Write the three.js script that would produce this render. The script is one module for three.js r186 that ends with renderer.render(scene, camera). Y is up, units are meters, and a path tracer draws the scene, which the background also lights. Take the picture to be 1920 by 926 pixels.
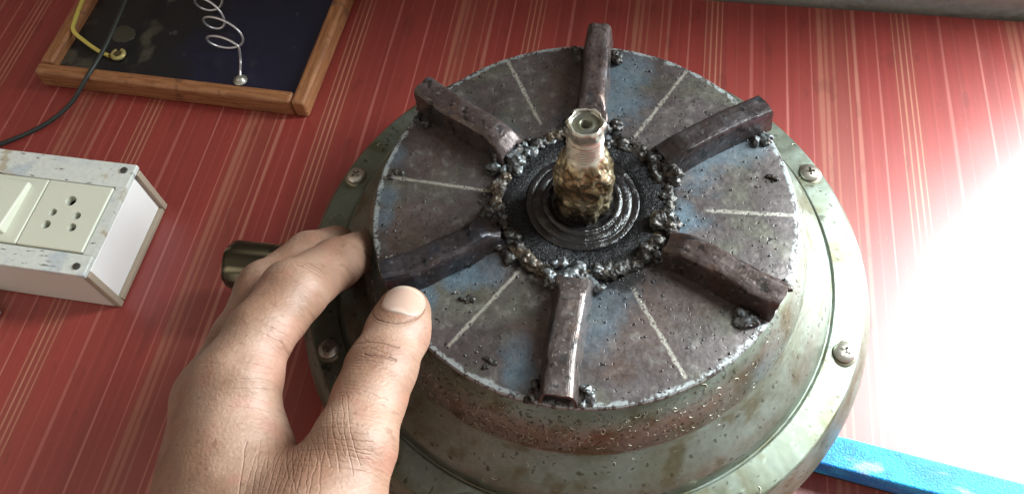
import * as THREE from 'three';
import { mergeGeometries, mergeVertices, toCreasedNormals } from 'three/addons/utils/BufferGeometryUtils.js';
import { RoundedBoxGeometry } from 'three/addons/geometries/RoundedBoxGeometry.js';
import { MarchingCubes } from 'three/addons/objects/MarchingCubes.js';
import { ImprovedNoise } from 'three/addons/math/ImprovedNoise.js';
import { RectAreaLightUniformsLib } from 'three/addons/lights/RectAreaLightUniformsLib.js';
import { Brush, Evaluator, SUBTRACTION } from 'three-bvh-csg';

// ------------------------------------------------------------------ camera, light, exposure
const scene = new THREE.Scene();
const V = (x, y, z) => new THREE.Vector3(x, y, z);
const camera = new THREE.PerspectiveCamera(34.55, 1920 / 926, 0.02, 20);
camera.position.set(0.0125, 0.3661, 0.1726);
camera.quaternion.setFromRotationMatrix(new THREE.Matrix4().makeBasis(V(0.9869, -0.0537, -0.1518), V(-0.1063, 0.4908, -0.8648), V(0.121, 0.8696, 0.4786)));
scene.add(camera);
const renderer = new THREE.WebGLRenderer({ antialias: true });
renderer.toneMapping = THREE.LinearToneMapping;
renderer.toneMappingExposure = 1.0;
renderer.shadowMap.enabled = true;
RectAreaLightUniformsLib.init();
scene.background = new THREE.Color().setRGB(0.56, 0.515, 0.475);      // even ambient fill, added in place of room light
const WIN = { x: 0.72, y: 0.51, z: -0.285, w: 0.72, h: 0.84 };        // window in the wall behind the table, right of the picture
const daylight = new THREE.RectAreaLight(new THREE.Color().setRGB(0.90, 1.0, 1.02), 52, WIN.w, WIN.h);
daylight.position.set(WIN.x, WIN.y, WIN.z + 0.012);
daylight.lookAt(WIN.x, WIN.y, 1);
scene.add(daylight);

// ------------------------------------------------------------------ helpers
let seed = 7;
const rnd = () => { seed = (seed + 0x6d2b79f5) | 0; let t = Math.imul(seed ^ (seed >>> 15), 1 | seed); t = (t + Math.imul(t ^ (t >>> 7), 61 | t)) ^ t; return ((t ^ (t >>> 14)) >>> 0) / 4294967296; };
const rr = (a, b) => a + (b - a) * rnd();
const PN = new ImprovedNoise();
const nz = (x, y, z) => PN.noise(x + 31.7, y + 11.3, z + 7.9);
const fbm = (x, y, z, o = 4) => { let s = 0, a = 0.5, f = 1; for (let i = 0; i < o; i++) { s += a * nz(x * f, y * f, z * f + i * 3.1); a *= 0.5; f *= 2.03; } return s; };
const clamp = (v, a = 0, b = 1) => Math.min(b, Math.max(a, v));
const sst = (a, b, v) => { const t = clamp((v - a) / (b - a)); return t * t * (3 - 2 * t); };
const mix = (a, b, t) => a + (b - a) * t;
const mix3 = (a, b, t) => [mix(a[0], b[0], t), mix(a[1], b[1], t), mix(a[2], b[2], t)];
const enc = (l) => { l = clamp(l); return 255 * (l <= 0.0031308 ? 12.92 * l : 1.055 * Math.pow(l, 1 / 2.4) - 0.055); };
function colourTexture(w, h, fn, rx = 1, ry = 1) {           // fn(u, v) gives linear rgb
  const d = new Uint8Array(w * h * 4);
  for (let y = 0; y < h; y++) for (let x = 0; x < w; x++) { const c = fn(x / w, y / h), i = (y * w + x) * 4; d[i] = enc(c[0]); d[i + 1] = enc(c[1]); d[i + 2] = enc(c[2]); d[i + 3] = 255; }
  return finish(new THREE.DataTexture(d, w, h), true, rx, ry);
}
function valueTexture(w, h, fn, rx = 1, ry = 1) {
  const d = new Uint8Array(w * h * 4);
  for (let y = 0; y < h; y++) for (let x = 0; x < w; x++) { const c = clamp(fn(x / w, y / h)) * 255, i = (y * w + x) * 4; d[i] = d[i + 1] = d[i + 2] = c; d[i + 3] = 255; }
  return finish(new THREE.DataTexture(d, w, h), false, rx, ry);
}
function finish(t, colour, rx, ry) {
  t.wrapS = t.wrapT = THREE.RepeatWrapping; t.magFilter = THREE.LinearFilter; t.minFilter = THREE.LinearMipmapLinearFilter; t.generateMipmaps = true;
  if (colour) t.colorSpace = THREE.SRGBColorSpace;
  t.repeat.set(rx, ry); t.needsUpdate = true; return t;
}
const std = (r, g, b, rough, metal = 0, more = {}) => new THREE.MeshPhysicalMaterial({ color: new THREE.Color().setRGB(r, g, b), roughness: rough, metalness: metal, ...more });
const taken = {};
const numbered = (n) => { const k = (taken[n] = (taken[n] ?? -1) + 1); return k ? n + '_' + String(k).padStart(3, '0') : n; };
function mesh(name, geometry, material, parent) {
  const m = new THREE.Mesh(geometry, material); m.name = parent === scene ? numbered(name) : name; m.castShadow = m.receiveShadow = true; parent.add(m); return m;
}
function thing(name, label, category, pos = [0, 0, 0], group) {
  const g = new THREE.Group(); g.name = numbered(name); g.position.set(...pos); g.userData = { label, category }; if (group) g.userData.group = group; scene.add(g); return g;
}
const structure = (m) => { m.userData.kind = 'structure'; return m; };
const box = (w, h, d, x, y, z) => new THREE.BoxGeometry(w, h, d).translate(x, y, z);
const rbox = (w, h, d, r, x, y, z, s = 2) => new RoundedBoxGeometry(w, h, d, s, r).translate(x, y, z);
function planarUV(g, f) { const p = g.attributes.position, uv = new Float32Array(p.count * 2); for (let i = 0; i < p.count; i++) { const [u, v] = f(p.getX(i), p.getY(i), p.getZ(i)); uv[i * 2] = u; uv[i * 2 + 1] = v; } g.setAttribute('uv', new THREE.BufferAttribute(uv, 2)); return g; }
function warp(g, f) { const p = g.attributes.position; for (let i = 0; i < p.count; i++) { const v = f(p.getX(i), p.getY(i), p.getZ(i)); p.setXYZ(i, v[0], v[1], v[2]); } g.computeVertexNormals(); return g; }

// ------------------------------------------------------------------ table and setting
{
  const PER = 0.1106, NP = 4, X0 = -0.1641;
  // [offset mm, half width mm, strength, warm]
  const lines = [[0, .42, .75, 1], [3.3, .5, .85, 1], [6.7, .5, .9, 1], [9.6, .42, .8, 1], [27.6, 1.0, .55, 0], [48.2, .62, .8, 0], [62.3, .42, .7, 0], [67.5, 1.5, .45, 1], [71, 1.2, .4, 1], [75.2, .8, .35, 1], [83.4, .5, .55, 1], [87.8, 1.2, .6, .6], [100.6, .62, .8, 0], [35, .4, .2, 0], [19, .5, .18, 0], [55, .5, .15, 0], [94, .5, .18, 0]];
  const W = 2048, H = 1024;
  const wob = [];
  const tex = colourTexture(W, H, (u, v) => {
    const wv = fbm(v * 6, 2, 5, 2) * 0.0004;
    const xm = (((u * NP * PER + wv) % PER) + PER) % PER * 1000, per = Math.floor(u * NP);
    let c = [0.245, 0.034, 0.028];
    const broad = fbm(u * 26, v * 0.9, 3, 3), fine = fbm(u * 230, v * 2.4, 9, 3), finest = fbm(u * 700, v * 7, 1, 2);
    c = c.map((k) => k * (1 + 0.3 * broad + 0.22 * fine + 0.14 * finest));
    // wider brownish bands of the printed grain
    const b1 = sst(60, 68, xm) * (1 - sst(78, 90, xm)), b2 = sst(12, 2, Math.abs(xm - 4.5));
    c = mix3(c, [0.225, 0.056, 0.038], 0.45 * clamp(b1 + b2 * 0.8 + fine * 0.6 * (b1 + b2)));
    for (const [o, hw, s, warm] of lines) {
      let dx = Math.abs(xm - o); dx = Math.min(dx, PER * 1000 - dx);
      if (dx > hw * 2.2) continue;
      const ww = hw * 1.0 * (1 + 0.5 * nz(v * 14, o, per)), k = s * (0.9 + 0.35 * nz(v * 4, o * 3, per + 9)) * (1 - sst(ww * 0.45, ww * 1.25, dx));
      if (k > 0) c = mix3(c, warm > 0.8 ? [0.43, 0.19, 0.125] : warm > 0.3 ? [0.43, 0.18, 0.13] : [0.44, 0.15, 0.125], clamp(k));
    }
    const sp = fbm(u * 900, v * 420, 4, 2); if (sp > 0.33) c = mix3(c, [0.30, 0.20, 0.16], 0.5 * sst(0.33, 0.42, sp));
    const st = fbm(u * 60, v * 28, 15, 4); if (st > 0.26) c = mix3(c, [0.05, 0.012, 0.008], 0.2 * sst(0.26, 0.36, st));
    return c;
  });
  const rough = valueTexture(512, 512, (u, v) => 0.42 + 0.08 * fbm(u * 9, v * 9, 4, 4) + 0.1 * sst(0.25, 0.5, fbm(u * 30, v * 30, 8, 3)));
  const top = new RoundedBoxGeometry(1.35, 0.028, 0.95, 2, 0.003).translate(0.06, -0.014, -0.2225 + 0.475);
  planarUV(top, (x, y, z) => [(x - X0) / (PER * NP), z / 0.7 + 0.41]);
  const m = std(1, 1, 1, 1, 0, { map: tex, roughnessMap: rough, ior: 1.62 });
  structure(mesh('table_top', top, m, scene));
  const conc = colourTexture(512, 512, (u, v) => { const k = 0.30 + 0.10 * fbm(u * 8, v * 8, 2, 5) + 0.06 * fbm(u * 60, v * 60, 6, 3); return [k, k * 0.93, k * 0.83]; });
  const cb = valueTexture(512, 512, (u, v) => 0.5 + 0.6 * fbm(u * 40, v * 40, 3, 5));
const wm = std(1, 1, 1, 0.9, 0, { map: conc, bumpMap: cb, bumpScale: 0.0015 });
  const zf = -0.2275, t = 0.13, y0 = -0.75, y1 = 1.5, x0 = -1.0, x1 = 1.6, a = WIN.x - WIN.w / 2 - 0.03, b = WIN.x + WIN.w / 2 + 0.03, c = WIN.y - WIN.h / 2 - 0.03, d = WIN.y + WIN.h / 2 + 0.03, zc = zf - t / 2;
  const g = mergeGeometries([box(a - x0, y1 - y0, t, (a + x0) / 2, (y0 + y1) / 2, zc), box(x1 - b, y1 - y0, t, (b + x1) / 2, (y0 + y1) / 2, zc), box(b - a, c - y0, t, (a + b) / 2, (c + y0) / 2, zc), box(b - a, y1 - d, t, (a + b) / 2, (y1 + d) / 2, zc)]);
  structure(mesh('wall', planarUV(g, (x, y, z) => [(x + z) / 0.25, (y + z) / 0.25]), wm, scene));
  const w = thing('window', 'daylit window with a wooden frame and four panes in the concrete wall', 'window', [WIN.x, c, WIN.z]);
  const fm = std(0.35, 0.29, 0.22, 0.5), hh = d - c, ww = b - a;
  mesh('frame', mergeGeometries([box(0.03, hh, 0.04, -ww / 2 + 0.015, hh / 2, 0), box(0.03, hh, 0.04, ww / 2 - 0.015, hh / 2, 0), box(ww - 0.06, 0.03, 0.04, 0, 0.015, 0), box(ww - 0.06, 0.03, 0.04, 0, hh - 0.015, 0)]), fm, w);
  const pm = std(0.8, 0.85, 0.9, 0.3, 0, { emissive: new THREE.Color().setRGB(0.90, 1, 1.02), emissiveIntensity: 4 });
  for (const i of [-1, 1]) for (const j of [-1, 1]) mesh('pane', box(WIN.w / 2 - 0.004, WIN.h / 2 - 0.004, 0.006, i * WIN.w / 4, hh / 2 + j * WIN.h / 4, 0), pm, w);
}
structure(mesh('wall', rbox(0.1, 2.25, 1.6, 0.004, -0.95, 0.375, 0.5735), std(0.66, 0.58, 0.47, 0.9), scene));   // pale wall that the laminate mirrors on its far side

// ------------------------------------------------------------------ motor
const YD = 0.095;                                    // top of the steel disc
const motor = thing('fan_motor', 'round metal motor with greasy shaft and six channels welded to its steel disc', 'motor');
const pol = (r, deg, y = YD) => V(r * Math.cos(deg * Math.PI / 180), y, r * Math.sin(deg * Math.PI / 180));
const BL = [-91.5, -36.5, 26, 89.5, 148.5, -148.5];
// zinc-plated housing
const zincMap = colourTexture(1024, 512, (u, v) => {
  const a = u * 60, n = fbm(Math.cos(u * 6.283) * 5, Math.sin(u * 6.283) * 5, v * 9, 5), f = fbm(Math.cos(u * 6.283) * 40, Math.sin(u * 6.283) * 40, v * 60, 4);
  let c = mix3([0.44, 0.45, 0.36], [0.56, 0.60, 0.54], sst(-0.25, 0.3, n));
  c = mix3(c, [0.30, 0.255, 0.14], 0.75 * sst(0.02, 0.32, fbm(Math.cos(u * 6.283) * 7 + 9, Math.sin(u * 6.283) * 7, v * 13, 5)));
  c = mix3(c, [0.10, 0.085, 0.06], 0.8 * sst(0.24, 0.34, f)); const sc = fbm(Math.cos(u * 6.283) * 30, Math.sin(u * 6.283) * 30 + 5, v * 260, 3); c = mix3(c, [0.75, 0.78, 0.72], 0.5 * sst(0.24, 0.36, sc));
  return c.map((k) => k * (1 + 0.3 * f));
});
const zincRough = valueTexture(1024, 512, (u, v) => 0.45 + 0.22 * fbm(Math.cos(u * 6.283) * 9, Math.sin(u * 6.283) * 9, v * 16, 5) + 0.12 * fbm(u * 200, 3, v * 90, 3));
const zincBump = valueTexture(1024, 512, (u, v) => 0.5 + 0.7 * fbm(u * 120, 7, v * 60, 4));
const zinc = std(0.30, 0.33, 0.315, 1, 0.72, { map: zincMap, roughnessMap: zincRough, bumpMap: zincBump, bumpScale: 0.00008 });
{
  const pr = [[0.0, 0.001], [0.1, 0.001], [0.112, 0.004], [0.121, 0.012], [0.1265, 0.022], [0.1292, 0.0285], [0.1305, 0.0325], [0.1303, 0.036], [0.129, 0.0395], [0.1272, 0.0425], [0.1252, 0.0452], [0.1246, 0.0464], [0.1236, 0.0470], [0.112, 0.0488], [0.1112, 0.0484], [0.1106, 0.0478], [0.1098, 0.0484], [0.1092, 0.0512], [0.1080, 0.0540], [0.1045, 0.0586], [0.1000, 0.0632], [0.0965, 0.0668], [0.0951, 0.0686], [0.0946, 0.0688], [0.0941, 0.0698], [0.0930, 0.0745], [0.0910, 0.0803], [0.0885, 0.0848], [0.0855, 0.0880], [0.0825, 0.0900], [0.079, 0.0912], [0.074, 0.0918], [0.03, 0.0918]];
  const g = new THREE.LatheGeometry(pr.map(([r, y]) => new THREE.Vector2(r, y)), 180);
  const gg = warp(g, (x, y, z) => { const k = 0.00006 * fbm(x * 60, y * 60, z * 60, 3); const r = Math.hypot(x, z) || 1; return [x + k * x / r, y + k, z + k * z / r]; });
  mesh('housing', gg, zinc, motor);
}
// steel disc with chalk lines and heat tint
const CHALK = [[-120.2, .044, .083], [-62.9, .040, .083], [-3.0, .049, .0835], [57.2, .042, .081], [122, .040, .079], [-177.5, .037, .082]];
const heat = [];                                     // blue temper colour where welding heated the plate: [x, z, radius, strength]
for (const [a, r, rad, s] of [[-84, .045, .013, 1], [-82, .058, .013, .9], [-80, .074, .010, .8], [-24, .05, .013, .9], [-27, .064, .011, .8], [-28, .078, .009, .7], [4, .041, .010, 1.3], [14, .038, .008, 1.2], [76, .046, .012, .7], [80, .06, .009, .5], [140, .060, .009, 1.2], [138, .074, .009, 1.1], [135, .048, .007, .6], [101, .076, .008, 1.2], [104, .068, .007, .5], [-140, .047, .01, .5], [-104, .044, .01, .5], [176, .08, .006, .8], [-170, .083, .006, .8], [168, .082, .006, .8]]) { const p = pol(r, a); heat.push([p.x, p.z, rad, s]); }
const brown = [[87 - 11, .066, .008], [72, .072, .007], [100, .06, .01], [40, .06, .012], [-110, .055, .016], [165, .07, .014], [-165, .065, .014], [60, .06, .016]].map(([a, r, q]) => { const p = pol(r, a); return [p.x, p.z, q]; });
{
  const N = 1200, R = 0.087;
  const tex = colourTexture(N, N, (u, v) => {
    const x = (u * 2 - 1) * R, z = (v * 2 - 1) * R, r = Math.hypot(x, z), a = Math.atan2(z, x) * 180 / Math.PI;
    const n1 = fbm(x * 40, z * 40, 1, 5), n2 = fbm(x * 220, z * 220, 5, 4), n3 = fbm(x * 900, z * 900, 8, 2);
    let c = mix3([0.062, 0.051, 0.050], [0.088, 0.075, 0.074], sst(-0.25, 0.28, n1));
    c = mix3(c, [0.092, 0.090, 0.068], 0.7 * sst(0.02, 0.25, fbm(x * 30 + 7, z * 30, 3, 4)));
    for (const [hx, hz, q] of brown) { const d = Math.hypot(x - hx, z - hz) / q + n1 * 1.4 + n2 * 0.5; c = mix3(c, [0.095, 0.062, 0.050], 0.5 * (1 - sst(0.45, 1.2, d))); }
    for (const [hx, hz, q, s] of heat) { const d = Math.hypot(x - hx, z - hz) / q + n1 * 1.3 + n2 * 0.6; c = mix3(c, [0.105, 0.145, 0.178], clamp(0.8 * s * (1 - sst(0.25, 1.25, d)))); }
    c = c.map((k) => k * (1 + 0.6 * n2 + 0.5 * n3));
    if (n2 > 0.17) c = mix3(c, [0.16, 0.155, 0.14], 0.5 * sst(0.17, 0.3, n2) * sst(-0.1, 0.2, n1 + 0.1));
    const pit = fbm(x * 420 + 3, z * 420, 2, 3); if (pit < -0.31) c = mix3(c, [0.02, 0.018, 0.017], sst(-0.31, -0.37, pit));
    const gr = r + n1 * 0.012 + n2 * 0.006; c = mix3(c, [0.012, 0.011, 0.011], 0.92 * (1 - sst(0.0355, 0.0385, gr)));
    for (const [ca, r0, r1] of CHALK) {
      const da = ((a - ca + 540) % 360) - 180, w = Math.abs(da) * Math.PI / 180 * r, on = sst(r0 - 0.001, r0 + 0.001, r) * (1 - sst(r1, r1 + 0.0015, r));
      const k = on * (1 - sst(0.00035, 0.0011, w + n2 * 0.0012)) * sst(-0.32, 0.12, n3 + n2 * 0.6 + 0.12);
      c = mix3(c, [0.34, 0.325, 0.28], 0.75 * k);
    }
    const k = sst(0.0826, 0.0838, r + n2 * 0.0020); c = mix3(c, [0.30, 0.33, 0.335], 0.85 * k * sst(-0.25, 0.1, n3 + n2));
    return c;
  });
  const bump = valueTexture(1024, 1024, (u, v) => { const x = (u * 2 - 1) * R, z = (v * 2 - 1) * R; const pit = fbm(x * 420 + 3, z * 420, 2, 3); return 0.6 + 0.35 * fbm(x * 300, z * 300, 5, 4) - 0.4 * sst(-0.27, -0.36, pit); });
  const rough = valueTexture(1024, 1024, (u, v) => { const x = (u * 2 - 1) * R, z = (v * 2 - 1) * R; return 0.47 + 0.28 * fbm(x * 60, z * 60, 9, 4) + 0.2 * fbm(x * 400, z * 400, 2, 3); });
  const pr = [[0.031, 0.0920], [0.0845, 0.0920], [0.0852, 0.0926], [0.0852, 0.0943], [0.0846, 0.0949], [0.0838, 0.0950], [0.07, 0.0950], [0.055, 0.0950], [0.043, 0.0950], [0.031, 0.0950], [0.031, 0.0920]];
  const g = new THREE.LatheGeometry(pr.map(([r, y]) => new THREE.Vector2(r, y)), 200);
  warp(g, (x, y, z) => { const r = Math.hypot(x, z), k = r > 0.08 ? 0.0005 * fbm(x * 200, 3, z * 200, 3) : 0; return [x * (1 + k / r), y + (r > 0.04 ? 0.0002 * fbm(x * 30, 9, z * 30, 2) : 0), z * (1 + k / r)]; });
  planarUV(g, (x, y, z) => [(x / R + 1) / 2, (z / R + 1) / 2]);
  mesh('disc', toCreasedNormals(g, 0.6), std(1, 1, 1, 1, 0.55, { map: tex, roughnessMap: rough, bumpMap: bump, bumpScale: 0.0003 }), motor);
}
// black hub casting with rings round the shaft
{
  const lathe = (pr) => new THREE.LatheGeometry(pr.map(([r, y]) => new THREE.Vector2(Math.max(r, 1e-5), y)).reverse(), 128);
  const g = lathe([[0.037, 0.0935], [0.0345, 0.0962], [0.031, 0.0968], [0.028, 0.0968], [0.0255, 0.0966], [0.023, 0.0963], [0.0225, 0.095]]);
  warp(g, (x, y, z) => [x, y + 0.0007 * fbm(x * 260, 1, z * 260, 3), z]);
  planarUV(g, (x, y, z) => [x / 0.08 + 0.5, z / 0.08 + 0.5]);
  const b = valueTexture(1024, 1024, (u, v) => 0.5 + 0.6 * fbm(u * 150, v * 150, 3, 3) + 0.5 * fbm(u * 22, v * 22, 8, 3)), ro = valueTexture(512, 512, (u, v) => 0.24 + 0.35 * fbm(u * 60, v * 60, 3, 3));
  mesh('hub', g, std(0.006, 0.006, 0.007, 1, 0, { bumpMap: b, bumpScale: 0.0007, roughnessMap: ro, specularIntensity: 0.4 }), motor);
  const rg = lathe([[0.0232, 0.095], [0.0228, 0.0965], [0.0222, 0.0969], [0.0206, 0.0970], [0.0202, 0.0967], [0.0196, 0.0966], [0.0192, 0.0972], [0.0186, 0.0976], [0.0168, 0.0977], [0.0164, 0.0973], [0.0158, 0.0972], [0.0154, 0.0978], [0.0148, 0.0982], [0.0138, 0.0980], [0.0132, 0.0970], [0.012, 0.0964], [0, 0.0955]]);
  warp(rg, (x, y, z) => [x, y + 0.0013 * fbm(x * 130, 1, z * 130, 3), z]);
  planarUV(rg, (x, y, z) => [x / 0.08 + 0.5, z / 0.08 + 0.5]);
  mesh('bearing_ring', rg, std(0.008, 0.0075, 0.008, 0.17, 0, { bumpMap: b, bumpScale: 0.0003 }), motor);
}
// shaft
{
  const pr = [[0.0001, 0.094], [0.0110, 0.094], [0.0105, 0.1], [0.0109, 0.105], [0.0113, 0.110], [0.0112, 0.1145], [0.0106, 0.1190], [0.0098, 0.1225], [0.0092, 0.1250], [0.0087, 0.1268], [0.0080, 0.1280], [0.0076, 0.1286], [0.0070, 0.1300]];
  for (let k = 0; k < 7; k++) { const y = 0.1312 + k * 0.0013; pr.push([0.0060, y], [0.0067, y + 0.00045], [0.0067, y + 0.00075]); }
  pr.push([0.0060, 0.1410], [0.0059, 0.1425], [0.0064, 0.1440], [0.0065, 0.1468], [0.0061, 0.1476], [0.0055, 0.1474], [0.0052, 0.1462], [0.0036, 0.1460], [0.0022, 0.1464], [0.0018, 0.1458], [0.0017, 0.1400], [0.0001, 0.1400]);
  // resample finely so that grease can be sculpted
  const pts = []; for (let i = 0; i < pr.length - 1; i++) { const L = Math.hypot(pr[i + 1][0] - pr[i][0], pr[i + 1][1] - pr[i][1]), n = Math.max(1, Math.round(L / 0.0006)); for (let k = 0; k < n; k++) pts.push(new THREE.Vector2(mix(pr[i][0], pr[i + 1][0], k / n), mix(pr[i][1], pr[i + 1][1], k / n))); }
  const g = new THREE.LatheGeometry(pts, 120); const col = [];
  warp(g, (x, y, z) => {
    const r = Math.hypot(x, z), a = Math.atan2(z, x), body = 1 - sst(0.125, 0.1305, y), rim = sst(0.1425, 0.144, y) * sst(0.0050, 0.0060, r);
    const sm = fbm(Math.cos(a) * 3 + y * 60, Math.sin(a) * 3, y * 110, 4), ridge = Math.abs(fbm(Math.cos(a) * 1.6 + 4, Math.sin(a) * 1.6 + y * 40, y * 330, 3));
    const k = body * (0.0022 * sm - 0.0022 * ridge + 0.0005) + rim * 0.0003 * Math.cos(a * 6 + 0.4) + rim * 0.0007 * nz(a * 3, y * 200, 4) + 0.0003 * nz(x * 400, y * 400, z * 400) * (r > 0.004 ? 1 : 0);
    return [x * (1 + k / Math.max(r, 0.003)), y, z * (1 + k / Math.max(r, 0.003))];
  });
  const p = g.attributes.position;
  for (let i = 0; i < p.count; i++) {
    const x = p.getX(i), y = p.getY(i), z = p.getZ(i), n = fbm(x * 130, y * 130, z * 130, 4), m = fbm(x * 400, y * 400, z * 400, 3);
    let c = mix3([0.15, 0.108, 0.055], [0.34, 0.285, 0.18], sst(-0.1, 0.3, n + m * 0.5));
    c = mix3(c, [0.05, 0.035, 0.018], 0.75 * sst(0.10, 0.26, -n + m * 0.9)); c = mix3(c, [0.48, 0.46, 0.40], 0.8 * sst(0.1285, 0.1315, y + n * 0.004)); 
    c = mix3(c, [0.02, 0.016, 0.014], 0.92 * (1 - sst(0.098, 0.110, y + n * 0.018)));
    if (y > 0.1455 && Math.hypot(x, z) < 0.0052) c = [0.16 + n * 0.1, 0.16 + n * 0.1, 0.13];
    col.push(...c);
  }
  g.setAttribute('color', new THREE.Float32BufferAttribute(col, 3));
  mesh('shaft', g, std(1, 1, 1, 0.27, 0.7, { vertexColors: true }), motor);
}
// inverted steel channels welded radially
const steelMap = colourTexture(512, 512, (u, v) => {
  const n = fbm(u * 6, v * 6, 2, 5), f = fbm(u * 40, v * 40, 4, 4), h = fbm(u * 3 + 5, v * 4, 9, 4);
  let c = mix3([0.105, 0.080, 0.074], [0.155, 0.130, 0.128], sst(-0.2, 0.25, n));
  c = mix3(c, [0.14, 0.085, 0.063], 0.6 * sst(0.05, 0.25, h));
  c = mix3(c, [0.07, 0.078, 0.092], 0.7 * sst(0.08, 0.3, fbm(u * 5, v * 5 + 8, 6, 5)));
  c = mix3(c, [0.025, 0.024, 0.024], 0.85 * sst(0.16, 0.30, fbm(u * 14, v * 14, 13, 5))); c = mix3(c, [0.34, 0.33, 0.32], 0.6 * sst(0.25, 0.34, fbm(u * 34, v * 34, 21, 4)));
  return c.map((k) => k * (1 + 0.7 * f));
});
const steelBump = valueTexture(512, 512, (u, v) => 0.5 + 0.6 * fbm(u * 30, v * 30, 3, 5));
const steelRough = valueTexture(512, 512, (u, v) => 0.36 + 0.35 * fbm(u * 12, v * 12, 8, 5));
function channel(L, W, H, t, dent, flare, id) {      // s = 0 at the rim end, s = L at the hub end; x across, y up, z along
  const rc = 0.0038, prof = [];
  const path = (w, h, r, off) => { const o = [[-w / 2, 0]]; for (const q of [0.25, 0.5, 0.75]) o.push([-w / 2, (h - r) * q]); for (let k = 0; k <= 6; k++) { const a = Math.PI - k * Math.PI / 12; o.push([-w / 2 + r + r * Math.cos(a), h - r + r * Math.sin(a)]); } for (const q of [0.33, 0.66]) o.push([-w / 2 + r + (w - 2 * r) * q, h]); for (let k = 0; k <= 6; k++) { const a = Math.PI / 2 - k * Math.PI / 12; o.push([w / 2 - r + r * Math.cos(a), h - r + r * Math.sin(a)]); } for (const q of [0.75, 0.5, 0.25]) o.push([w / 2, (h - r) * q]); o.push([w / 2, 0]); return o; };
  const outer = path(W, H, rc), inner = path(W - 2 * t, H - t, rc - t * 0.6).reverse(), loop = [...outer, ...inner].map(([x, y]) => [x * (1.06 - 0.26 * y / H), y]), n = loop.length, M = 40;
  const pos = [], uv = [], idx = [];
  for (let j = 0; j <= M; j++) {
    const q = j / M, s = q * L, e = sst(0.78, 1, q), w = 1 + flare * e, h = 1 - 0.4 * e * e, ske = (0.0022 * nz(q * 2.2, id * 3, 1)) * dent;
    loop.forEach(([x, y], i) => {
      const nn = 0.0003 * fbm(x * 150 + id, y * 150, s * 90, 3), endw = (j === 0 ? 0.0012 : j === M ? 0.002 : 0) * nz(x * 200, y * 200, id * 5);
      pos.push(x * w + ske + nn, y * h + nn + 0.0006 * dent * nz(q * 4, x * 90, id), s + endw); uv.push((i / n) * 1.0 + id * 0.17, s / 0.07 + id * 0.37);
    });
  }
  for (let j = 0; j < M; j++) for (let i = 0; i < n; i++) { const a = j * n + i, b = j * n + (i + 1) % n; idx.push(a, a + n, b, b, a + n, b + n); }
  const k = outer.length; for (const [j, flip] of [[0, 0], [M, 1]]) for (let i = 0; i < k - 1; i++) { const a = j * n + i, b = a + 1, c = j * n + n - 1 - i, d = c - 1; flip ? idx.push(a, c, b, b, c, d) : idx.push(a, b, c, b, d, c); }
  const g = new THREE.BufferGeometry(); g.setAttribute('position', new THREE.Float32BufferAttribute(pos, 3)); g.setAttribute('uv', new THREE.Float32BufferAttribute(uv, 2)); g.setIndex(idx);
  return toCreasedNormals(g, 0.7);
}
const steels = [[0.60, 0.56, 0.56], [0.38, 0.39, 0.42], [0.54, 0.48, 0.45], [0.66, 0.66, 0.65], [0.34, 0.36, 0.41], [0.58, 0.54, 0.54]].map(([r, g, b]) => std(r, g, b, 1, 0.55, { map: steelMap, bumpMap: steelBump, bumpScale: 0.00016, roughnessMap: steelRough }));
const CH = [[0.0865, 0.0370, 0.0124, 0.0126, 0.40], [0.0865, 0.0375, 0.0138, 0.0108, 0.12], [0.0850, 0.0385, 0.0138, 0.0112, 0.08], [0.0850, 0.0375, 0.0136, 0.0114, 0.2], [0.0845, 0.0365, 0.0140, 0.0096, 0.0], [0.0870, 0.0365, 0.0132, 0.0122, 0.2]];
BL.forEach((a, i) => {
  const [r0, r1, W, H, fl] = CH[i];
  const m = mesh('steel_channel', channel(r0 - r1, W, H, 0.0013, i === 4 ? 1.7 : 0.5, fl, i + 1), steels[i], motor);
  const q = pol(r0, a, YD + 0.0002); m.position.copy(q); const inward = pol(-1, a, 0);
  m.rotation.y = Math.atan2(inward.x, inward.z);
});
// welds
{ // lumpy weld seam that ties the disc to the hub
  const g = new THREE.TorusGeometry(0.0335, 0.0017, 12, 240).rotateX(Math.PI / 2), col = [];
  warp(g, (x, y, z) => { const r = Math.hypot(x, z), a = Math.atan2(z, x), cxr = 0.0335 * x / r, czr = 0.0335 * z / r, k = 1 + 1.1 * fbm(x * 170, y * 200, z * 170, 3) + 0.5 * nz(x * 420, y * 420, z * 420), off = 0.0018 * nz(Math.cos(a) * 5, Math.sin(a) * 5, 2); return [cxr * (1 + off / 0.0335) + (x - cxr) * k * 1.3, YD + 0.0004 + y * k * 0.8, czr * (1 + off / 0.0335) + (z - czr) * k * 1.3]; });
  const p = g.attributes.position; for (let i = 0; i < p.count; i++) { const n = fbm(p.getX(i) * 200, 3, p.getZ(i) * 200, 3); col.push(...mix3([0.045, 0.042, 0.04], n > 0 ? [0.17, 0.14, 0.11] : [0.10, 0.11, 0.12], sst(0, 0.25, Math.abs(n)))); }
  g.setAttribute('color', new THREE.Float32BufferAttribute(col, 3));
  mesh('weld_seam', g, std(1, 1, 1, 0.36, 0.5, { vertexColors: true }), motor);
}
const weldMat = std(0.66, 0.66, 0.66, 0.44, 0.45, { vertexColors: true });
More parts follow.
